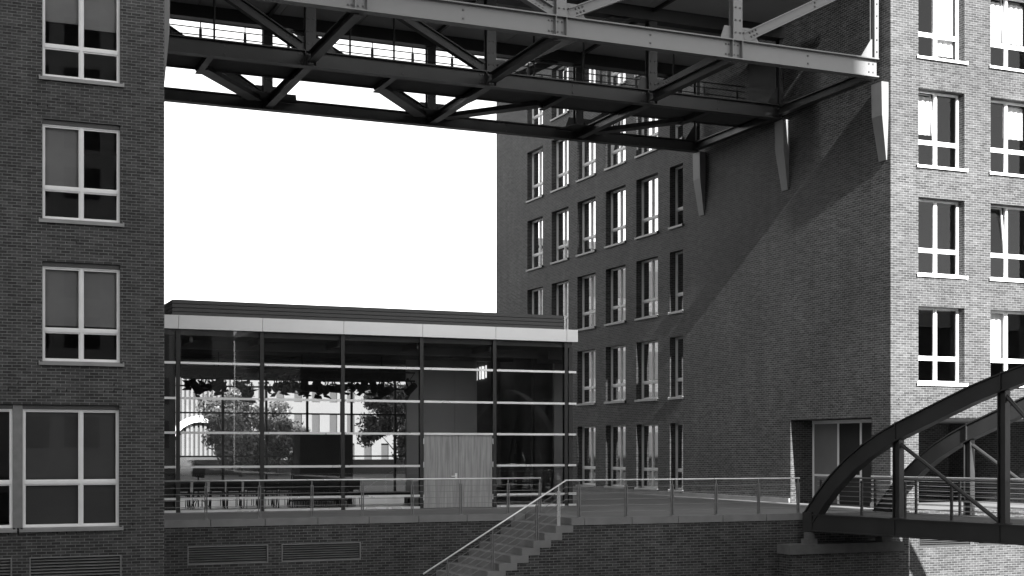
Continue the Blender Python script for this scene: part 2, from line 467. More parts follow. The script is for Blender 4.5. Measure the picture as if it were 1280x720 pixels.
qw = thing("quay_wall", "dark brick quay wall with concrete coping that carries the terrace between the two buildings", "wall", (16, YL, 0))
def W(mb, name, m, parent, off=(0, 0, 0)):     # mesh written in world coordinates under an Empty at another place
    o = mb.build(name, m, parent)
    loc = parent.matrix_basis if parent.parent is None else parent.parent.matrix_basis @ parent.matrix_basis
    o.matrix_basis = Matrix.Translation(parent.location).inverted() if parent.rotation_euler.z == 0 else parent.matrix_basis.inverted()
    return o
mb = MB()
vents = [(6.44, 8.61, -1.2, -0.70), (8.98, 11.23, -1.2, -0.70)]
facade(mb, mapY(YL), 5.4, XS, -4, -0.19, vents, 0.12)
mb.quad((XS, YL, -4), (XS, YR, -4), (XS, YR, -.19), (XS, YL, -.19))
facade(mb, mapY(YR), XS, 27.7, -4, -0.19, [], 0.1)
mb.quad((27.7, YR, -4), (27.7, 35.6, -4), (27.7, 35.6, -.19), (27.7, YR, -.19))
W(mb, "brick_wall", M['quay_brick'], qw)
mb = MB()
x = 5.58
def slabrow(mb, x0, x1, y, step, first=None):
    x = x0
    while x < x1 - 0.02:
        xe = min(x + step, x1)
        mb.box(x + .010, xe - .010, y - .035, y + .40, -0.19, 0.006)
        x = xe
slabrow(mb, 5.58, XS - .38, YL, 1.47)
slabrow(mb, XS + .03, 27.72, YR, 1.47)
mb.box(XS - .36, XS + .026, YR - .035, YR + .40, -0.19, 0.006)
for k in range(2): mb.box(XS - .36, XS + .42, YR + .404 + k * 1.35, YR + .404 + k * 1.35 + 1.345, -0.19, 0.008)
W(mb, "coping", M['concrete'], qw)
for (a, b2, c, d) in vents:
    lv = louvre(qw, mapY(YL), a, b2, c, d, 7)
    lv.matrix_basis = Matrix.Translation(qw.location).inverted()

# bridge abutment pier
pier = thing("abutment_pier", "low brick pier with a stone cap under the left end of the arched bridge", "pier", (25, 33.6, -4))
mb = MB(); mb.box(22.98, 26.85, 33.52, 34.094, -4, -1.15); W(mb, "brick_base", M['quay_brick'], pier)
mb = MB(); mb.box(22.9, 26.95, 33.42, 34.09, -1.148, -0.87); W(mb, "cap_stone", M['pier_stone'], pier)
for xx in (23.75, 26.4):
    mb = MB(); mb.box(xx - .17, xx + .17, 33.52, 33.86, -0.868, -0.72); mb.box(xx - .11, xx + .11, 33.58, 33.80, -0.718, -0.53); W(mb, "bearing", M['pier_stone'], pier)

# stair down to the left
stair = thing("stone_stair", "concrete stair stepping down along the quay wall to the left", "stairs", (15, 35.6, -2))
NST = 12
for i in range(1, NST + 1):
    nx = 16.12 - .333 * i
    mb = MB(); mb.box(nx, nx + .52, YR - .03, YL - .01, -.195 * (i + 1) + .002, -.195 * i)
    W(mb, "step", M['concrete'], stair)
mb = MB()
for i in range(1, NST + 1):
    nx = 16.12 - .333 * i
    mb.box(nx + .06, nx + .392, YR, YL - .02, -4, -.195 * (i + 1))
mb.box(16.12 + .06 , XS - .003, YR, YL - .02, -4, -.197)
W(mb, "flank_wall", M['quay_brick'], stair)

# ------------------------------------------------------------------ left building
lb = thing("brick_building", "dark brick building filling the left edge, one column of white cross windows", "building", (-5, 42, 0))
def tr(o, root):     # o was built in world coordinates: undo the root's place
    o.matrix_basis = root.matrix_basis.inverted() if False else Matrix.Translation(-Vector(root.location)); return o
mp = mapY(35.5)
big = (-2.6, 4.47, -0.05, 2.98)
ops = [big]
lv_ops = [(2.35, 4.52, -1.55, -0.74), (-0.3, 1.95, -1.55, -0.74)]
for s in sills[1:]: ops.append((2.65, 4.49, s + .02, s + 2.48))
for s in sills[1:]: ops.append((-2.6, -0.76, s + .02, s + 2.48))
mb = MB()
facade(mb, mp, -30, 5.57, -4, 26, ops + lv_ops, 0.22)
mb.quad((5.57, 35.5, -4), (5.57, 64, -4), (5.57, 64, 26), (5.57, 35.5, 26))
mb.quad((-30, 35.5, -4), (-30, 35.5, 26), (-30, 64, 26), (-30, 64, -4))
mb.quad((-30, 64, -4), (-30, 64, 26), (5.57, 64, 26), (5.57, 64, -4))
tr(mb.build("wall", M['brick'], lb), lb)
mb = MB(); mb.quad((-30, 35.5, 26), (5.57, 35.5, 26), (5.57, 64, 26), (-30, 64, 26)); mb.box(-30.1, 5.67, 35.4, 35.8, 26.003, 26.5)
tr(mb.build("roof", M['louvre'], lb), lb)
mb = MB()
mb.quad((-29, 39.5, -3), (5.4, 39.5, -3), (5.4, 39.5, 25.5), (-29, 39.5, 25.5))
for s in sills: mb.box(-29, 5.4, 35.9, 39.4, s - 1.0, s - .7)
for xx in (5.3, 1.4): mb.box(xx, xx + .1, 35.9, 39.45, -3, 25.4)
tr(mb.build("interior_wall", M['interior'], lb), lb)
bl = {0: [(0, .98, .40, 'blind'), (1, .98, .40, 'blind')], 1: [(0, .98, .33, 'blind')], 2: [(0, .98, .62, 'blind'), (1, .98, .58, 'blind')]}
for k, s in enumerate(sills[1:]):
    wn_ = window(lb, mp, 2.65, 4.49, s + .02, s + 2.48, 0.09, box=True, blinds=bl.get(k, [(0, .98, .5, 'blind')]), transom=0.335)
    tr(wn_, lb)
    wn_ = window(lb, mp, -2.6, -.76, s + .02, s + 2.48, 0.09, box=True, blinds=[(0, .98, .5, 'blind')], transom=0.335); tr(wn_, lb)
wn_ = window(lb, mp, 2.2, 4.47, -0.05, 2.98, 0.10, box=True, blinds=[(0, .98, .03, 'plain_blind'), (1, .98, .03, 'plain_blind')], cols=(.60,), transom=.385); tr(wn_, lb)
wn_ = window(lb, mp, -0.3, 1.97, -0.05, 2.98, 0.10, box=True, blinds=[(0, .98, .03, 'plain_blind')], cols=(.40,), transom=.385); tr(wn_, lb)
wn_ = window(lb, mp, -2.6, -0.53, -0.05, 2.98, 0.10, box=True, blinds=[(0, .98, .03, 'plain_blind')], cols=(.40,), transom=.385); tr(wn_, lb)
mb = MB(); mb.box(1.975, 2.195, 35.56, 35.75, -.02, 2.975); mb.box(-.525, -.305, 35.56, 35.75, -.02, 2.975)
tr(mb.build("window_post", M['rail_grey'], lb), lb)
for o in lv_ops: tr(louvre(lb, mp, *o, 10), lb)

def bracket(parent, root, wallx, sgn, y, ztop=13.52, h=2.45, prot=.42, wid=.52):
    """tapering folded-steel bracket below a truss bearing; sgn = direction it sticks out"""
    mb = MB()
    def sec(z, p, w): return [(wallx, y - w / 2, z), (wallx + sgn * p, y - w / 2, z), (wallx + sgn * p, y + w / 2, z), (wallx, y + w / 2, z)]
    s0 = sec(ztop, prot, wid); s1 = sec(ztop - h * .43, prot * .92, wid); s2 = sec(ztop - h, .03, wid * .72)
    mb.hexa(s1 + s0); mb.hexa(s2 + s1)
    return tr(mb.build("bracket", M['steel_bracket'], parent), root)
M['steel_bracket'] = plain("grey bracket steel", 0.2, 0.5, 0.1, var=0.1)
for yy in (35.95, 41.3, 47.0): bracket(lb, lb, 5.571, 1, yy, prot=.17)

# ------------------------------------------------------------------ right building
rb = thing("brick_building", "tall brick building on the right, sunlit front and long shaded side wall", "building", (36, 50, 0))
YF, XSIDE = 35.5, 28.1
mpF, mpS = mapY(YF), mapX(XSIDE)
fcols = [29.19, 32.13, 35.07, 38.01]
opsF = [(a, a + 1.86, s, s + 2.47) for a in fcols for s in sills[1:]]
loggia = (29.2, 36.4, -0.06, 2.9, 7.0)
vF = [(29.2, 31.3, -1.24, -0.75, .12), (31.6, 33.7, -1.24, -0.75, .12)]
mb = MB()
facade(mb, mpF, XSIDE + .002, 44, -4, 26, opsF + [loggia] + vF, 0.34)
scol = [62.19, 59.24, 56.37, 53.44, 50.55, 47.62]
opsS = []
for s_i, s in enumerate(sills):
    for ci, a in enumerate(scol):
        a0, a1 = (a, a + 1.9) if ci < 5 else (48.48, 49.55)
        if s_i == 0: opsS.append((a0, a1, 0.22, 2.96))
        else: opsS.append((a0, a1, s, s + 2.47))
doorop = (36.45, 40.98, -0.02, 2.92, 1.05)
mb2_y = YF
facade(mb, mpS, YF, 68.2, -4, 26, opsS + [doorop], 0.30)
mb.quad((28.1, 68.2, -4), (44, 68.2, -4), (44, 68.2, 26), (28.1, 68.2, 26))
mb.quad((44, 35.5, -4), (44, 68.2, -4), (44, 68.2, 26), (44, 35.5, 26))
# loggia inside walls
mb.quad((29.2, 42.5, -.06), (36.4, 42.5, -.06), (36.4, 42.5, 2.9), (29.2, 42.5, 2.9))
tr(mb.build("wall", M['brick'], rb), rb)
mb = MB(); mb.quad((29.21, 35.52, -.055), (36.39, 35.52, -.055), (36.39, 42.49, -.055), (29.21, 42.49, -.055)); tr(mb.build("loggia_floor", M['paving'], rb), rb)
mb = MB(); mb.box(29.22, 36.38, 35.6, 42.48, 2.875, 2.895); tr(mb.build("loggia_soffit", M['rail_grey'], rb), rb)
mb = MB(); mb.box(32.7, 34.5, 42.40, 42.48, -.05, 2.4); mb.box(32.62, 32.7, 42.36, 42.48, -.05, 2.48); mb.box(34.5, 34.58, 42.36, 42.48, -.05, 2.48); tr(mb.build("loggia_door", M['black'], rb), rb)
mb = MB(); mb.quad((28, 35.5, 26), (44, 35.5, 26), (44, 68.2, 26), (28, 68.2, 26)); mb.box(27.9, 44.1, 35.4, 68.3, 26.003, 26.45)
tr(mb.build("roof", M['louvre'], rb), rb)
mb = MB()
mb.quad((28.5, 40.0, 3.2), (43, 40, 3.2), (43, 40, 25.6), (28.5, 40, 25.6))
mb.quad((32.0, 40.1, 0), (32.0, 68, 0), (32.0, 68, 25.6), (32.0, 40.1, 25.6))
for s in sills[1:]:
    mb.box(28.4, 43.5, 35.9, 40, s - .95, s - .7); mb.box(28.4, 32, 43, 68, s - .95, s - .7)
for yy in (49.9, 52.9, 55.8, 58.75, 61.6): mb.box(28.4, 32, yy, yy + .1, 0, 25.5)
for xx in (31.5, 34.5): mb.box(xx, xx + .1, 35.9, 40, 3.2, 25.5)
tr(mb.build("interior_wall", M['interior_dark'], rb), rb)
# plinth along the side wall
mb = MB(); mb.box(28.03, 28.097, 41.0, 68.2, 0.008, 0.16); mb.box(28.03, 28.097, 35.52, 36.44, 0.008, 0.16); tr(mb.build("plinth", M['concrete'], rb), rb)
frontblinds = {
    (0, 0): [], (1, 0): [(0, .97, .33, 'curtain')],
    (0, 1): [], (1, 1): [],
    (0, 2): [(0, .95, .45, 'curtain')], (1, 2): [(1, .95, .52, 'curtain')],
    (0, 3): [(1, .97, .10, 'curtain')], (1, 3): [(0, .93, .36, 'curtain'), (1, .93, .40, 'curtain')],
}
fronttilt = {(0, 2): 0, (1, 1): 0, (1, 3): 0}
for ci, a in enumerate(fcols):
    for k, s in enumerate(sills[1:]):
        w = window(rb, mpF, a, a + 1.86, s, s + 2.47, 0.29, blinds=frontblinds.get((ci, k), [(0, .97, .5, 'curtain')]), transom=.335, sill='white', tilt=fronttilt.get((ci, k)), mull=.07)
        tr(w, rb)
for o in vF: tr(louvre(rb, mpF, o[0], o[1], o[2], o[3], 7, matk='slat'), rb)
si = 0
for s_i, s in enumerate(sills):
    for ci in range(6):
        a0, a1, z0, z1 = opsS[si]; si += 1
        rnd = random.random()
        bl_ = []
        if ci < 5 and s_i > 0:
            if rnd < .3: bl_ = [(0, .97, .05, 'curtain')]
            elif rnd < .7: bl_ = [(0, .97, .45, 'blind')]
        w = window(rb, mpS, a0, a1, z0, z1, 0.26, blinds=bl_, cols=(.5,) if ci < 5 else (), transom=.30, sill=True, tilt=1 if (rnd > .84 and ci < 5) else None, sill_ext=.04, mull=.06)
        tr(w, rb)
# recessed entrance in the side wall
mpD = mapX(29.0)
mb = MB()
for a in (40.9, 39.45, 38.2, 37.5, 36.5): bx(mb, mpD, a - .05, a + .05, 0, .04, 0.0, 2.86)
bx(mb, mpD, 36.5, 40.95, -.01, .035, 2.78, 2.9); bx(mb, mpD, 38.25, 40.85, 0, .035, .95, 1.02)
ent = tr(mb.build("entrance_frame", M['white'], rb), rb)
for (a, b2, mk, nm) in ((39.5, 40.85, 'plain_blind', "entrance_panel"), (36.55, 37.45, 'plain_blind', "entrance_panel"), (38.25, 39.4, 'black', "entrance_door"), (37.55, 38.15, 'black', "entrance_door")):
    mb = MB(); bx(mb, mpD, a, b2, .015, .025, .02, 2.78); mb.build(nm, M[mk], ent)
for yy in (35.86, 41.3, 47.0): bracket(rb, rb, XSIDE - .001, -1, yy, prot=.27)

# ------------------------------------------------------------------ upper steel footbridge between the buildings
fb = thing("steel_footbridge", "covered steel truss footbridge spanning high between the two brick buildings", "footbridge", (16.8, 41.3, 13.5))
def FB(mb, name, m, smooth=False): return tr(mb.build(name, m, fb, smooth), fb)
ND = [5.64, 10.85, 16.8, 22.7, 27.93]
TR = [(36.0, 13.72, 14.32, 'steel_light'), (41.3, 13.56, 14.06, 'steel_dark'), (47.0, 13.54, 13.96, 'steel_dark')]  # front truss gets the lighter grey, the two behind it the darker
ZT = 16.95
def bolts(mb, cx, cy, z, nx, nz, dx, dz, mi=1):
    for i in range(nx):
        for j in range(nz):
            x_, z_ = cx + (i - (nx - 1) / 2) * dx, z + (j - (nz - 1) / 2) * dz
            mb.box(x_ - .022, x_ + .022, cy - .03, cy, z_ - .022, z_ + .022, mi)
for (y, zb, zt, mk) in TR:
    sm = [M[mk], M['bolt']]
    zc, h = (zb + zt) / 2, zt - zb
    mb = MB(); mb.ibeam((ND[0], y, zc), (ND[-1], y, zc), .30, h, .035)
    for nx in ND[1:-1]:
        for dx in (-.17, .17): mb.box(nx + dx - .012, nx + dx + .012, y - .14, y - .016, zb + .036, zt - .036)
        bolts(mb, nx - .30, y - .016, zc, 2, 2, .10, h * .5); bolts(mb, nx + .0, y - .016, zc, 2, 2, .14, h * .5)
    for k in range(4): bolts(mb, (ND[k] + ND[k + 1]) / 2, y - .016, zc, 1, 2, .1, .24)
    bolts(mb, ND[-1] - .22, y - .016, zc, 2, 2, .16, .26)
    FB(mb, "bottom_chord", sm)
    mb = MB(); mb.ibeam((ND[0], y, ZT + .25), (ND[-1], y, ZT + .25), .30, .5, .035); FB(mb, "top_chord", sm)
    for k, nx in enumerate(ND):
        nxx = nx + (.10 if k == 0 else (-.08 if k == 4 else 0))
        mb = MB()
        # H post, flange faces the front
        p, q = (nxx, y, zt + .002), (nxx, y, ZT - .002)
        mb.ibeam(p, q, .32 if 0 < k < 4 else .15, .26, .03, up=(0, 1, 0))
        for j in range(7): bolts(mb, nxx, y - .13, zt + .2 + j * .38, 2 if 0 < k < 4 else 1, 1, .16, .1)
        FB(mb, "post", sm)
    for (k0, k1) in ((1, 0), (2, 1), (2, 3), (3, 4)):
        xb, xt = ND[k0], ND[k1]
        sg = 1 if xt > xb else -1
        p = Vector((xb + sg * .30, y, zt + .12)); q = Vector((xt - sg * .25, y, ZT - .1))
        d = (q - p).normalized()
        mb = MB(); mb.ibeam(p, q, .24, .30, .03, up=(0, 0, 1))
        for j in range(3):
            for t_ in (-.05, .05):
                c = p + d * (.25 + j * .12) + Vector((-d.z * sg, 0, d.x * sg)) * t_ * 1.2
                mb.box(c.x - .022, c.x + .022, y - .045, y - .015, c.z - .022, c.z + .022, 1)
        c = p + d * 2.9
        for t_ in (-.06, .06): mb.box(c.x - .022, c.x + .022, y - .045, y - .015, c.z + t_ - .022, c.z + t_ + .022, 1)
        FB(mb, "diagonal", sm)
    for k, nx in enumerate(ND[1:], 1):
        mb = MB()
        if k == 4: pts = [(nx - .62, zt), (nx - .16, zt), (nx - .16, zt + .62), (nx - .2, zt + .62)]
        else: pts = [(nx - .55, zt), (nx + .85, zt), (nx + .55, zt + .42), (nx - .4, zt + .42)]
        a = [(px_, y - .010, pz) for px_, pz in pts]; b2 = [(px_, y + .010, pz) for px_, pz in pts]
        mb.hexa(a + b2)
        FB(mb, "gusset_plate", sm)
# cross beams in the bottom plane
for nx in ND:
    for (y0, y1, z_) in ((36.16, 41.14, 13.82), (41.46, 46.84, 13.74)):
        nxx = min(max(nx, ND[0] + .15), ND[-1] - .15)
        mb = MB(); mb.ibeam((nxx, y0, z_), (nxx, y1, z_), .26, .30, .03); FB(mb, "cross_beam", M['steel_dark'])
for nx in (7.9, 13.7, 19.7, 25.2):
    mb = MB(); mb.ibeam((nx, 41.46, 13.745), (nx, 43.7, 13.745), .2, .2, .03); FB(mb, "deck_beam", M['steel_dark'])
for (x0, x1) in ((7.95, 10.25), (13.75, 16.2), (19.5, 17.1), (25.3, 23.1)):
    mb = MB(); mb.beam((x0, 43.4, 13.775), (x1, 46.4, 13.775), .44, .15); FB(mb, "wind_brace", M['steel_dark'])
for nx in ND[1:-1]:
    mb = MB(); mb.hexa([(nx - .7, 45.8, 13.83), (nx + .7, 45.8, 13.83), (nx + 1.0, 46.85, 13.83), (nx - 1.0, 46.85, 13.83), (nx - .7, 45.8, 13.86), (nx + .7, 45.8, 13.86), (nx + 1.0, 46.85, 13.86), (nx - 1.0, 46.85, 13.86)]); FB(mb, "gusset_plate", M['steel_dark'])
# walkway deck, railing, hangers
mb = MB(); mb.box(5.64, 27.95, 41.47, 43.75, 13.86, 14.08); mb.box(5.64, 27.95, 43.752, 43.80, 13.80, 14.14); FB(mb, "walkway_deck", M['deck'])
rl = MB()
for j, z_ in enumerate((14.35, 14.6, 14.85, 15.08)): rl.tube([(5.66, 43.6, z_), (27.9, 43.6, z_)], .019, 6)
rl.tube([(5.66, 43.6, 15.27), (27.9, 43.6, 15.27)], .025, 8)
rail = FB(rl, "walkway_railing", M['steel_dark'])
xx = 6.55
while xx < 27.8:
    mb = MB(); mb.box(xx - .03, xx + .03, 43.59, 43.61, 14.09, 14.75); mb.box(xx - .045, xx + .045, 43.58, 43.62, 14.75, 15.05); mb.tube([(xx, 43.6, 15.05), (xx, 43.6, 15.26)], .018, 6)
    mb.build("railing_post", M['steel_dark'], rail); xx += 1.4
for xx in (8.35, 12.75, 14.25, 19.3, 21.2, 24.8):
    mb = MB(); mb.tube([(xx, 43.45, 14.085), (xx, 43.45, 16.4)], .035, 8); FB(mb, "hanger_rod", M['steel_dark'])
# roof over the walkway and its soffit
mb = MB(); mb.box(5.62, 27.95, 36.3, 47.35, 17.46, 17.75); FB(mb, "roof", M['louvre'])
mb = MB()
xs = [5.66 + 2.78 * k for k in range(9)]
for k in range(8):
    for (y0, y1) in ((36.35, 38.7), (38.72, 41.0), (41.6, 44.0), (44.02, 46.7)):
        mb.box(xs[k] + .012, xs[k + 1] - .012, y0, y1, 16.78, 16.82)
FB(mb, "soffit", M['soffit'])
for y in (41.3, 47.0):
    mb = MB(); mb.box(5.64, 27.94, y - .22, y + .22, 16.38, 16.945); FB(mb, "roof_beam", M['steel_dark'])
for nx in ND[1:-1]:
    mb = MB(); mb.box(nx - .05, nx + .05, 36.4, 41.07, 16.66, 16.775); mb.box(nx - .05, nx + .05, 41.53, 46.77, 16.66, 16.775); FB(mb, "roof_cross_beam", M['steel_dark'])
mb = MB(); mb.box(27.98, 28.09, 41.7, 43.5, 14.1, 16.3); FB(mb, "end_door", M['black'])

# ------------------------------------------------------------------ glass hall
gh = thing("glass_hall", "single-storey glass hall with a pale metal fascia between the brick buildings", "hall", (13, 47, 0))
def GH(mb, name, m, smooth=False): return tr(mb.build(name, m, gh, smooth), gh)
YG, YB = 41.8, 53.0
MX = [6.95, 9.47, 12.02, 14.62, 17.14, 19.72]
mb = MB()
XE = [5.62, 6.95, 9.47, 12.02, 14.62, 17.14, 19.70, 20.11]
for k in range(7): mb.box(XE[k] + .006, XE[k + 1] - .006, YG - .16, YG + .05, 5.475, 5.88)
mb.box(20.0, 20.10, YG + .055, YB, 5.475, 5.88)
GH(mb, "fascia", M['alu'])
mb = MB()
for k in range(4):
    z0 = 5.885 + .119 * k
    mb.box(6.78, 19.68, YG - .04, YB - .3, z0, z0 + .100)
    mb.box(6.86, 19.60, YG + .05, YB - .38, z0 + .100, z0 + .119)
for xx in (9.4, 11.95, 14.55, 17.05): mb.box(xx - .008, xx + .008, YG - .046, YG - .035, 5.89, 6.35)
GH(mb, "parapet_cladding", M['louvre'])
mb = MB()
for xx in (19.67,): mb.box(xx - .01, xx + .02, YG - .05, YG - .02, 5.89, 6.36)
GH(mb, "parapet_edge", M['alu'])
mb = MB(); mb.box(5.62, 19.98, YG + .055, YB, 5.30, 5.86); GH(mb, "roof_slab", M['ceiling'])
for xx in MX:
    mb = MB(); mb.box(xx - .028, xx + .028, YG - .045, YG + .17, 0.01, 5.47); mb.box(xx - .06, xx + .06, YG - .055, YG - .046, 0.01, 5.47)
    GH(mb, "mullion", M['mullion'])
mb = MB(); mb.box(19.86, 20.0, YG + .02, YG + .2, 0.01, 5.29); GH(mb, "corner_post", M['mullion'])
mb = MB(); mb.box(6.2, 6.42, YG + .3, YG + .6, 0.01, 5.29); mb.box(6.45, 6.9, YG + .1, YG + .14, .01, 5.29); GH(mb, "corner_post", M['mullion'])
for z_ in (4.47, 3.415, 2.385, 1.36, 0.41, -0.0):
    z_ = max(z_, .035)
    XR = [5.66] + MX + [20.0]
    for k in range(6):
        x0, x1 = XR[k] + (.07 if k else 0), XR[k + 1] - .07
        if k == 4 - 0 and z_ < 2.3 and False: continue
        if XR[k] == 14.62 and z_ < 2.3: continue
        mb = MB(); mb.box(x0, x1, YG - .09, YG - .03, z_ - .035, z_ + .035); GH(mb, "glazing_rail", M['stainless'])
    mb = MB(); mb.box(19.80, 20.08, YG - .09, YG - .03, z_ - .035, z_ + .035); GH(mb, "glazing_rail", M['stainless'])
XR = [5.66] + MX
for k in range(6):
    zz = [0.07, .38, 1.32, 2.35, 3.38, 4.44, 5.47]
    z0 = 2.42 if abs(XR[k] - 14.62) < .01 else .05
    mb = MB(); mb.quad((XR[k] + .03, YG, z0), (XR[k + 1] - .03, YG, z0), (XR[k + 1] - .03, YG, 5.47), (XR[k] + .03, YG, 5.47)); GH(mb, "pane", M['hall_glass'])
mb = MB(); mb.quad((19.72, YG + .2, .05), (19.72, YB, .05), (19.72, YB, 5.3), (19.72, YG + .2, 5.3)); GH(mb, "pane", M['hall_glass'])
# double wooden door in the front
mb = MB(); mb.box(14.70, 15.875, YG - .03, YG + .04, .012, 2.34); mb.box(15.885, 17.06, YG - .03, YG + .04, .012, 2.34)
dr = GH(mb, "door", M['door_wood'])
mb = MB(); mb.tube([(15.80, YG - .09, 1.02), (15.62, YG - .09, 1.02)], .014, 8); mb.tube([(15.80, YG - .09, 1.02), (15.80, YG - .03, 1.02)], .014, 8); mb.box(15.76, 15.84, YG - .04, YG - .031, .92, 1.12)
mb.build("handle", M['stainless'], dr)
for zz in (.35, 1.4, 2.15):
    for xx in (14.685, 17.075):
        mb = MB(); mb.tube([(xx, YG - .05, zz - .09), (xx, YG - .05, zz + .09)], .018, 8); mb.build("hinge", M['stainless'], dr)
# floor, rear glazing, inner walls
mb = MB(); mb.box(5.62, 19.98, YG + .05, YB, .004, .03); GH(mb, "floor", M['hall_floor'])
mb = MB(); mb.box(5.66, 19.6, YB - .2, YB - .11, 4.62, 5.29); GH(mb, "rear_header", M['mullion'])
rg = MB()
for xx in (5.7, 7.2, 8.82, 10.5, 12.18, 13.8, 15.6, 17.4, 19.2): rg.box(xx - .04, xx + .04, YB - .1, YB, .03, 5.3)
for z_ in (.05, 1.62, 2.52, 3.28, 4.3, 5.25):
    rg.box(5.66, 17.9, YB - .09, YB - .01, z_ - .03, z_ + .03)
GH(rg, "rear_glazing_frame", M['mullion'])
mb = MB(); mb.quad((5.7, YB - .05, .05), (19.6, YB - .05, .05), (19.6, YB - .05, 5.3), (5.7, YB - .05, 5.3)); GH(mb, "pane", M['hall_glass'])
mb = MB()
YP = 46.0
mb.box(15.55, 17.35, YP, YP + .12, .03, 5.29)
GH(mb, "inner_wall", M['hall_wall'])
mb = MB(); mb.box(17.36, 18.2, YP, YP + .12, .03, 5.29); GH(mb, "inner_wall", M['hall_wall'])
mb = MB(); mb.box(17.3, 19.69, YP + 1.2, YP + 1.3, .03, 5.29); mb.box(19.6, 19.69, 44.4, YP + 1.19, .03, 5.29); GH(mb, "inner_wall", M['ceiling'])  # dark walls added to hide reflections and outside brightness in the right bay
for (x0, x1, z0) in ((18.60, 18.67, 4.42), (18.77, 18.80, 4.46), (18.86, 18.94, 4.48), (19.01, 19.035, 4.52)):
    mb = MB(); mb.box(x0, x1, YP + 1.14, YP + 1.19, z0, z0 + .46); GH(mb, "sky_glow_strip", M['lamp'])  # added glowing strips in place of sky showing through a gap
mb = MB()
for (y, z0, z1) in ((43.6, 5.02, 5.295), (45.8, 5.02, 5.295), (48.2, 5.02, 5.295), (50.4, 5.02, 5.295)): mb.box(5.7, 19.5, y - .09, y + .09, z0, z1)
for xx in (7.4, 9.5, 12.0, 14.6, 17.1): mb.box(xx - .05, xx + .05, 42.1, 52.8, 5.12, 5.29)
GH(mb, "ceiling_beam", M['steel_bracket'])
mb = MB()
for (x0, x1, y) in ((7.6, 9.2, 44.6), (10.0, 12.6, 44.9), (12.9, 15.2, 44.6), (8.2, 11.0, 47.0), (11.4, 14.9, 47.1)):
    mb.hexa([(x0, y, 4.72), (x1, y, 4.72), (x1, y + 1.6, 4.9), (x0, y + 1.6, 4.9), (x0, y, 4.75), (x1, y, 4.75), (x1, y + 1.6, 4.93), (x0, y + 1.6, 4.93)])
GH(mb, "acoustic_panel", M['hall_wall'])

# lighting bars and stage lamps (hung in the hall: things of their own)
bars = [(44.4, 4.20, 7.5, 15.3), (46.9, 4.3, 7.9, 15.3), (49.4, 4.4, 8.4, 15.3)]
for bi, (y, z_, x0, x1) in enumerate(bars):
    br = thing("lighting_bar", ["black lighting ladder truss under the hall ceiling, nearest the front glass", "black lighting ladder truss under the hall ceiling, middle of three", "black lighting ladder truss under the hall ceiling, nearest the rear glass"][bi], "lighting bar", (x0, y, z_), 0, "lighting bars in the hall")
    mb = MB(); mb.tube([(0, 0, 0), (x1 - x0, 0, 0)], .028, 8); mb.tube([(0, 0, .28), (x1 - x0, 0, .28)], .024, 8)
    k = 0
    while k * .4 < x1 - x0: mb.tube([(k * .4, 0, .0), (k * .4 + .2, 0, .28)], .012, 5); k += 1
    mb.build("truss_tube", M['black'], br)
    for t_ in (.15, .5, .85):
        mb = MB(); xx = (x1 - x0) * t_; mb.tube([(xx, 0, .3), (xx, 0, 5.0 - z_)], .015, 6); mb.build("drop_rod", M['black'], br)
def lamp_proto():
    t = thing("stage_lamp", "black stage lamp with open barn doors hanging in the glass hall", "stage lamp", (0, 0, 0), 0, "stage lamps hanging in the hall")
    mb = MB()
    for sx in (-.15, .15): mb.box(sx - .012, sx + .012, -.02, .02, -.34, -.06)
    mb.box(-.16, .16, -.02, .02, -.06, -.04); mb.box(-.03, .03, -.035, .035, -.04, .05)
    mb.build("yoke", M['black'], t)
    mb = MB(); mb.tube([(0, .20, -.24), (0, .14, -.26), (0, -.14, -.36), (0, -.20, -.38)], .10, 12, r2=.135); mb.build("lamp_body", M['black'], t)
    for (p, q) in (((-.12, -.2, -.28), (.12, -.2, -.28)), ((-.12, -.2, -.50), (.12, -.2, -.50))):
        up = 1 if p[2] > -.3 else -1
        mb = MB(); mb.hexa([p, q, (q[0] + .04, q[1] - .16, q[2] + up * .10), (p[0] - .04, p[1] - .16, p[2] + up * .10),
                            (p[0], p[1], p[2] + .008), (q[0], q[1], q[2] + .008), (q[0] + .04, q[1] - .16, q[2] + up * .10 + .008), (p[0] - .04, p[1] - .16, p[2] + up * .10 + .008)])
        mb.build("barn_door", M['black'], t)
    return t
lp = lamp_proto(); firstlamp = True
for bi_, (y, z_, x0, x1) in enumerate(bars):
    xx = x0 + .25
    while xx < x1 - .2:
        if bi_ != 1 or random.random() < .5:
            rz = R(random.uniform(-75, 75)) + (math.pi if random.random() < .35 else 0)
            lab = "black stage lamp with open barn doors hanging in the glass hall"
            z_h = z_ + random.choice((.08, .04, 0, 0, -.1, .2))
            if firstlamp: lp.location = (xx, y, z_); lp.rotation_euler.z = rz; firstlamp = False; cur = lp
            else: cur = dup(lp, (xx, y, z_h), rz, lab)
            sc = random.uniform(.7, 1.25); cur.scale = (sc, sc, sc); cur.rotation_euler.x = R(random.uniform(-25, 30)); cur.rotation_euler.y = R(random.uniform(-18, 18))
        xx += random.choice((.3, .34, .38, .5, .7, 1.0))
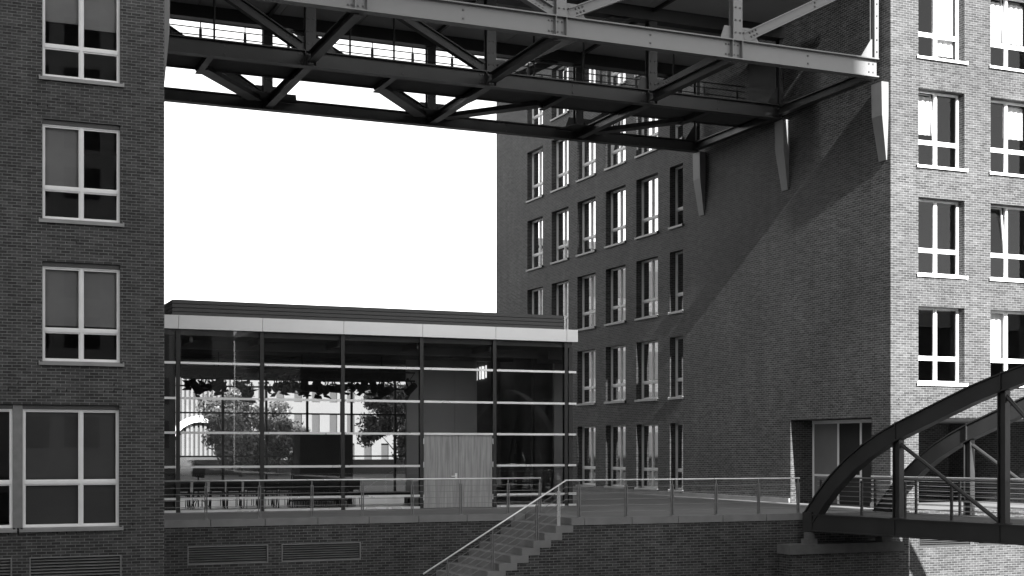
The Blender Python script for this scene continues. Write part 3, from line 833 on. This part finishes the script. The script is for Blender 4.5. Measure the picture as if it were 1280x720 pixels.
# dark stage panel, chairs, bench, music stand
sp = thing("folding_screen", "large black stage screen standing in the middle of the glass hall", "stage screen", (13.07, 48, .035))
mb = MB(); mb.box(-1.07, 1.07, 0, .08, 0, 2.385); mb.build("cloth_panel", M['black'], sp)
for sx in (-1.04, 1.04):
    mb = MB(); mb.box(sx - .03, sx + .03, .082, .6, 0, .05); mb.hexa([(sx - .02, .082, 1.6), (sx + .02, .082, 1.6), (sx + .02, .6, .05), (sx - .02, .6, .05), (sx - .02, .082, 1.66), (sx + .02, .082, 1.66), (sx + .02, .6, .1), (sx - .02, .6, .1)]); mb.build("foot", M['black'], sp)
mb = MB()
bn = thing("bench", "long black bench on the hall floor to the right of the stage panel", "bench", (15.0 - .4, 45.2, .03))
mb.box(-1.5, .85, -.22, .22, .30, .42); mb.build("seat", M['black'], bn)
for sx in (-1.35, .7):
    mb = MB(); mb.box(sx - .04, sx + .04, -.2, .2, 0, .30); mb.build("leg", M['black'], bn)
ms = thing("loudspeaker", "black loudspeaker tilted on a thin stand at the left end of the chairs", "loudspeaker", (7.95, 44.2, .03))
mb = MB(); mb.hexa([(-.14, -.14, 1.0), (.2, -.14, .94), (.2, .14, .94), (-.14, .14, 1.0), (-.06, -.14, 1.42), (.26, -.14, 1.36), (.26, .14, 1.36), (-.06, .14, 1.42)]); mb.build("cabinet", M['black'], ms)
mb = MB(); mb.tube([(.04, 0, .02), (.04, 0, .98)], .022, 8)
for a in (0, 2.1, 4.2): mb.tube([(.04, 0, .4), (.04 + .35 * math.cos(a), .35 * math.sin(a), .01)], .014, 6)
mb.build("stand", M['black'], ms)
def chair_proto():
    t = thing("chair", "black stacking chair in the rows behind the hall's front glass", "chair", (0, 0, 0), 0, "rows of chairs in the hall")
    mb = MB(); mb.box(-.21, .21, -.2, .22, .43, .465); mb.build("seat", M['black'], t)
    mb = MB(); mb.hexa([(-.2, .20, .55), (.2, .20, .55), (.2, .225, .55), (-.2, .225, .55), (-.19, .28, .86), (.19, .28, .86), (.19, .305, .86), (-.19, .305, .86)]); mb.build("backrest", M['black'], t)
    for sx in (-1, 1):
        mb = MB(); mb.tube([(sx * .2, -.18, .43), (sx * .22, -.22, 0)], .012, 6); mb.build("leg", M['black'], t)
        mb = MB(); mb.tube([(sx * .2, .29, .84), (sx * .2, .2, .45), (sx * .22, .25, 0)], .012, 6); mb.build("leg", M['black'], t)
    return t
cp = chair_proto(); first = True
for ri, y in enumerate((43.4, 44.35, 45.3)):
    for k in range(11):
        xx = 7.35 + .54 * k + ri * .14 + random.uniform(-.04, .04)
        rz = R(random.uniform(-9, 9)) + math.pi * 1.0
        if first: cp.location = (xx, y, .03); cp.rotation_euler.z = rz; first = False
        else: dup(cp, (xx, y + random.uniform(-.05, .05), .03), rz, "black stacking chair in the rows behind the hall's front glass")

# ------------------------------------------------------------------ railings of the terrace
def railing(name, label, posts, y, ends, zs=(.17, .34, .51, .68, .85), hand=1.04):
    t = thing(name, label, "railing", (posts[0], y, 0))
    mb = MB(); mb.tube([(ends[0] - posts[0], 0, hand), (ends[1] - posts[0], 0, hand)], .022, 10); mb.build("handrail", M['stainless'], t, True)
    for x_ in posts:
        mb = MB()
        for dx in (-.026, .026): mb.box(x_ - posts[0] + dx - .010, x_ - posts[0] + dx + .010, -.03, .03, .012, .90)
        mb.box(x_ - posts[0] - .012, x_ - posts[0] + .012, -.012, .012, .86, hand - .02)
        mb.box(x_ - posts[0] - .06, x_ - posts[0] + .06, -.05, .05, .010, .022)
        mb.build("post", M['rail_grey'], t)
    for z_ in zs:
        mb = MB(); mb.tube([(ends[0] - posts[0], 0, z_), (ends[1] - posts[0], 0, z_)], .0075, 6); mb.build("cable", M['rail_grey'], t)
    return t
railing("terrace_railing", "steel cable railing on the terrace in front of the glass hall", [6.94, 8.39, 9.85, 11.3, 12.77, 14.25, 15.73, 16.75], YL + .08, (5.6, 16.78))
railing("terrace_railing", "steel cable railing on the terrace right of the stair up to the arched bridge", [16.54, 17.99, 19.46, 20.9, 22.33, 23.7], YR + .08, (16.1, 23.75))
t = thing("stair_railing", "sloping stainless handrail with cables along the outer edge of the stair", "railing", (15.9, YR + .04, 0))
def sl(x_): return (x_ - 16.12) * (.195 / .333)
mb = MB(); mb.tube([(.24, 0, 1.05), (12.0 - 15.9, 0, 1.04 + sl(12.0))], .022, 10); mb.build("handrail", M['stainless'], t, True)
for x_ in (15.9, 15.25, 13.96, 12.67):
    zb = sl(x_) - .1
    mb = MB()
    for dx in (-.026, .026): mb.box(x_ - 15.9 + dx - .01, x_ - 15.9 + dx + .01, -.03, .03, zb, sl(x_) + .88)
    mb.box(x_ - 15.9 - .012, x_ - 15.9 + .012, -.012, .012, sl(x_) + .86, sl(x_) + 1.03)
    mb.build("post", M['rail_grey'] if x_ < 15.8 else M['stainless'], t)
for z_ in (.18, .35, .52, .69, .86):
    mb = MB(); mb.tube([(.24, 0, z_ + .01), (12.0 - 15.9, 0, z_ + sl(12.0))], .0075, 6); mb.build("cable", M['rail_grey'], t)

# ------------------------------------------------------------------ arched bridge over the canal
BA = (23.82, 33.92)
BD = Vector((1.4, -7.25)).normalized()
ab = thing("arch_bridge", "dark steel arched footbridge at the lower right, landing on the terrace", "bridge", (BA[0], BA[1], 0), math.atan2(BD.y, BD.x))
curve = [(0, -.12), (.02, .05), (.5, .62), (1.0, 1.13), (1.6, 1.62), (2.2, 2.02), (2.8, 2.34), (3.4, 2.61), (4.4, 2.99), (5.0, 3.22), (5.8, 3.52), (6.7, 3.80), (7.4, 4.0), (8.4, 4.24), (9.6, 4.48), (11, 4.68), (12.4, 4.78), (13.5, 4.80)]
half = 13.5
curve = curve + [(27 - s_, z_) for s_, z_ in reversed(curve[:-1])]
def arch_z(s_):
    for (a, b2) in zip(curve, curve[1:]):
        if a[0] <= s_ <= b2[0] and b2[0] > a[0]: return a[1] + (b2[1] - a[1]) * (s_ - a[0]) / (b2[0] - a[0])
    return 0
H_ = .46
for w in (0, 3.0):
    mb = MB()
    pts = [Vector((s_, z_)) for s_, z_ in curve if s_ > .01 and s_ < 26.99]
    pts = [p for i, p in enumerate(pts)]
    def nrm(i):
        d = (pts[min(i + 1, len(pts) - 1)] - pts[max(i - 1, 0)]).normalized(); return Vector((d.y, -d.x))
    inner = [p + nrm(i) * H_ for i, p in enumerate(pts)]
    def strip(A, B, y0, y1):
        for i in range(len(A) - 1):
            mb.hexa([(A[i].x, y0, A[i].y), (B[i].x, y0, B[i].y), (B[i].x, y1, B[i].y), (A[i].x, y1, A[i].y),
                     (A[i + 1].x, y0, A[i + 1].y), (B[i + 1].x, y0, B[i + 1].y), (B[i + 1].x, y1, B[i + 1].y), (A[i + 1].x, y1, A[i + 1].y)])
    t_ = .035
    strip(pts, [p + nrm(i) * t_ for i, p in enumerate(pts)], w - .15, w + .15)
    strip([p + nrm(i) * (H_ - t_) for i, p in enumerate(pts)], inner, w - .15, w + .15)
    strip([p + nrm(i) * t_ for i, p in enumerate(pts)], [p + nrm(i) * (H_ - t_) for i, p in enumerate(pts)], w - .10, w + .10)
    mb.build("arch_rib", M['bridge_steel'], ab)
    mb = MB(); mb.box(0.0, 27, w - .15, w + .15, -.035, -.0); mb.box(0, 27, w - .15, w + .15, -.5, -.465); mb.box(0, 27, w - .11, w + .11, -.465, -.035)
    for k in range(1, 8): mb.box(k * 3.37 - .012, k * 3.37 + .012, w - .145, w + .145, -.462, -.038)
    mb.box(-.02, .34, w - .152, w + .152, -.503, .06)
    mb.build("girder", M['bridge_steel'], ab)
    nodes = [3.4 + 3.37 * k for k in range(7)]
    for s_ in nodes:
        mb = MB(); p, q = (s_, w, .002), (s_, w, arch_z(s_) - H_ * 1.0)
        mb.ibeam(p, q, .2, .24, .025, up=(1, 0, 0)); mb.box(s_ - .2, s_ + .2, w - .10, w + .10, .003, .02)
        mb.build("hanger_post", M['bridge_steel'], ab)
        mb = MB(); mb.box(s_ - .01, s_ + .01, w - .156, w + .156, arch_z(s_) - .47, arch_z(s_) + .02); mb.build("splice_plate", M['bridge_steel'], ab)
    for k in range(6):
        a, b2 = nodes[k], nodes[k + 1]
        if k < 3: p, q = (a + .08, w, arch_z(a) - .58), (b2 - .14, w, .06)
        else: p, q = (a + .14, w, .06), (b2 - .08, w, arch_z(b2) - .58)
        mb = MB(); mb.tube([p, q], .055, 10); mb.build("brace_rod", M['bridge_steel'], ab)
mb = MB()
for k in range(135): mb.box(.05 + k * .2, .05 + k * .2 + .19, .16, 2.84, -.05, .0)
mb.build("deck", M['deck'], ab)
mb = MB()
for k in range(9): mb.box(k * 3.37 + .1, k * 3.37 + .3, .112, 2.888, -.40, -.06)
mb.build("cross_beam", M['bridge_steel'], ab)
for w in (.34, 2.66):
    mb = MB()
    mb.tube([(.1, w, 1.07), (26.9, w, 1.07)], .024, 8)
    for z_ in (.12, .26, .40, .54, .68, .82, .95): mb.tube([(.1, w, z_), (26.9, w, z_)], .010, 6)
    br = mb.build("railing", M['stainless'] if w > 1 else M['rail_grey'], ab, True)
    s_ = .25
    while s_ < 26.9:
        mb = MB(); mb.box(s_ - .03, s_ - .012, w - .03, w + .03, -.0, 1.0); mb.box(s_ + .012, s_ + .03, w - .03, w + .03, 0, 1.0); mb.build("railing_post", M['bridge_steel'], br); s_ += 1.55

# ------------------------------------------------------------------ beyond the hall: trees and pale buildings
def tree(label, x, y, h, rad, n, seed):
    rr = random.Random(seed)
    t = thing("tree", label, "tree", (x, y, -.06), 0, "trees beyond the glass hall")
    mb = MB(); mb.tube([(0, 0, 0), (.05, .03, h * .3), (-.04, 0, h * .6), (.02, .05, h * .9)], .14, 8, r2=.03)
    cl = []
    for k in range(40):
        a, el = rr.uniform(0, 6.28), rr.uniform(-1.1, 1.4)
        d = rad * rr.uniform(.3, 1.1)
        c = Vector((math.cos(a) * math.cos(el) * d, math.sin(a) * math.cos(el) * d, h * .55 + math.sin(el) * d * .95))
        cl.append((c, rad * rr.uniform(.12, .34)))
        if k % 2 == 0: mb.tube([(0, 0, h * rr.uniform(.25, .5)), c * .6 + Vector((0, 0, h * .12)), c], .045, 5, r2=.01)
    mb.build("trunk", M['bark'], t)
    lf = MB()
    for k in range(n):
        c, r_ = rr.choice(cl)
        v = Vector((rr.gauss(0, 1), rr.gauss(0, 1), rr.gauss(0, 1))).normalized() * r_ * rr.uniform(.3, 1.25)
        p = c + v
        if p.z < .35: continue
        nn = (v.normalized() + Vector((rr.gauss(0, .6), rr.gauss(0, .6), rr.gauss(0, .6)))).normalized()
        a = nn.orthogonal().normalized(); a.rotate(Matrix.Rotation(rr.uniform(0, 6.28), 3, nn)); b2 = nn.cross(a)
        s_ = rr.uniform(.06, .12)
        lf.poly([p - a * s_ * 1.5, p + b2 * s_ * .7, p + a * s_ * 1.5, p - b2 * s_ * .7])
    lf.build("crown", M['leaf'], t)
    return t
tree("bushy tree seen through the left bays of the glass hall", 20.9, 99, 5.8, 2.9, 22000, 3)
tree("bushy tree seen through the glass hall just left of the wooden door", 32.2, 98, 6.8, 3.0, 22000, 5)
tree("low tree showing beside the left edge of the black stage screen", 24.3, 102, 5.2, 2.5, 12000, 8)

sb_ = thing("slatted_building", "pale building with vertical slats and a white arch seen through the hall's left bay", "building", (19, 110, 0))
mb = MB(); mb.box(-8, 4.2, 0, 10, -.06, 9.5); mb.build("wall", M['pale_grey'], sb_)
mb = MB()
for k in range(34): mb.box(-7.8 + k * .35, -7.8 + k * .35 + .19, -.25, -.003, 1.4, 9.2)
mb.build("slat_screen", M['pale'], sb_)
mb = MB()
for k in range(16):
    a0, a1 = math.pi * k / 16, math.pi * (k + 1) / 16
    for (aa, bb_) in ((a0, a1),):
        p = [(2.7 * -math.cos(aa) + .9, -.5, 1.0 + 3.3 * math.sin(aa)), (2.7 * -math.cos(bb_) + .9, -.5, 1.0 + 3.3 * math.sin(bb_))]
        mb.beam(p[0], p[1], .5, .42, up=(0, 1, 0))
mb.build("arch", M['white'], sb_)
mb = MB(); mb.box(-8, 4.2, -.6, -.004, -.05, 1.3); mb.build("plinth", M['pale_grey'], sb_)
pb_ = thing("pale_building", "pale rendered building with tall windows seen through the middle of the glass hall", "building", (34, 112, 0))
mb = MB()
wins = [(-10.4 + 1.5 * k, -9.75 + 1.5 * k, z0, z0 + 1.6) for k in range(15) for z0 in (.8, 3.3, 5.8, 8.3)]
facade(mb, mapY(0), -11, 13, -.06, 10.9, wins, .25)
mb.box(-11, 13, .6, 10, -.05, 10.85)
mb.build("wall", M['pale'], pb_)
for w in wins:
    mb = MB(); mb.box(w[0], w[1], .22, .26, w[2], w[3]); mb.build("window", M['slat'], pb_)
lw = MB(); lw.box(-12, 40, 0, .3, -.06, 1.1)
o = lw.build("garden_wall", M['pale_grey']); o.location = (12, 105, 0); tag(o, "low pale wall behind the trees beyond the glass hall", "wall")

# ------------------------------------------------------------------ tower across the canal (behind the viewer): it shades the left half
tw = thing("office_tower", "tall pale office tower on the opposite bank of the canal", "building", (8, -45, 0))
XE_ = 27.38 - math.tan(R(SUN_AZ)) * (36 + 42)
mb = MB(); mb.box(-26 - 8, XE_ - 8, 3, 15, 0, 80); mb.build("wall", M['tower'], tw)
mb = MB()
for k in range(21):
    for j in range(14):
        x0 = -33 + j * 3.4
        if x0 + 2.4 < XE_ - 8.5: mb.box(x0, x0 + 2.4, 15.003, 15.05, 2 + 3.5 * k, 4.2 + 3.5 * k)
tag(mb.build("windows", M['black'], tw), kind="stuff")

for (x0, x1, lab) in ((XE_ + 3, 95, "long brick warehouse on the opposite bank right of the office tower"), (-120, -30, "long brick warehouse on the opposite bank left of the office tower")):
    wh = thing("warehouse", lab, "warehouse", ((x0 + x1) / 2, -32, 0)); hw = (x1 - x0) / 2
    mb = MB(); wins = [(-hw + 2 + 3.4 * k, -hw + 3.9 + 3.4 * k, 1.2 + 3.5 * j, 3.6 + 3.5 * j) for k in range(int((2 * hw - 4) / 3.4)) for j in range(6)]
    hh = 12.0 if x0 > 0 else 22.5; wins = [w for w in wins if w[3] < hh]
    mb.box(-hw, hw, -12, 12, 0, hh); mb.build("wall", M['brick'], wh)
    mb = MB(); mb.hexa([(-hw - .3, -12.3, hh), (hw + .3, -12.3, hh), (hw + .3, 12.3, hh), (-hw - .3, 12.3, hh), (-hw, -3, hh + 2.5), (hw, -3, hh + 2.5), (hw, 3, hh + 2.5), (-hw, 3, hh + 2.5)]); mb.build("roof", M['louvre'], wh)
    mb = MB()
    for w in wins: mb.box(w[0], w[1], 12.003, 12.04, w[2], w[3])
    tag(mb.build("windows", M['black'], wh), kind="stuff")

# warehouse beyond the left building, seen only mirrored in the side wall's windows
nb = thing("warehouse", "brick warehouse north of the left building", "warehouse", (-9, 116, 0))
mb = MB(); wins = [(-18 + 3.1 * k, -16.2 + 3.1 * k, 1.0 + 3.5 * j, 3.4 + 3.5 * j) for k in range(12) for j in range(5)]
mb.box(-21, 21, -10, 10, -.05, 19); mb.build("wall", M['brick'], nb)
mb = MB(); mb.hexa([(-21.3, -10.3, 19), (21.3, -10.3, 19), (21.3, 10.3, 19), (-21.3, 10.3, 19), (-21, -2, 21), (21, -2, 21), (21, 2, 21), (-21, 2, 21)]); mb.build("roof", M['louvre'], nb)
for w in wins:
    mb = MB(); mb.box(w[0], w[1], -10.06, -10.003, w[2], w[3]); mb.build("window", M['black'], nb)
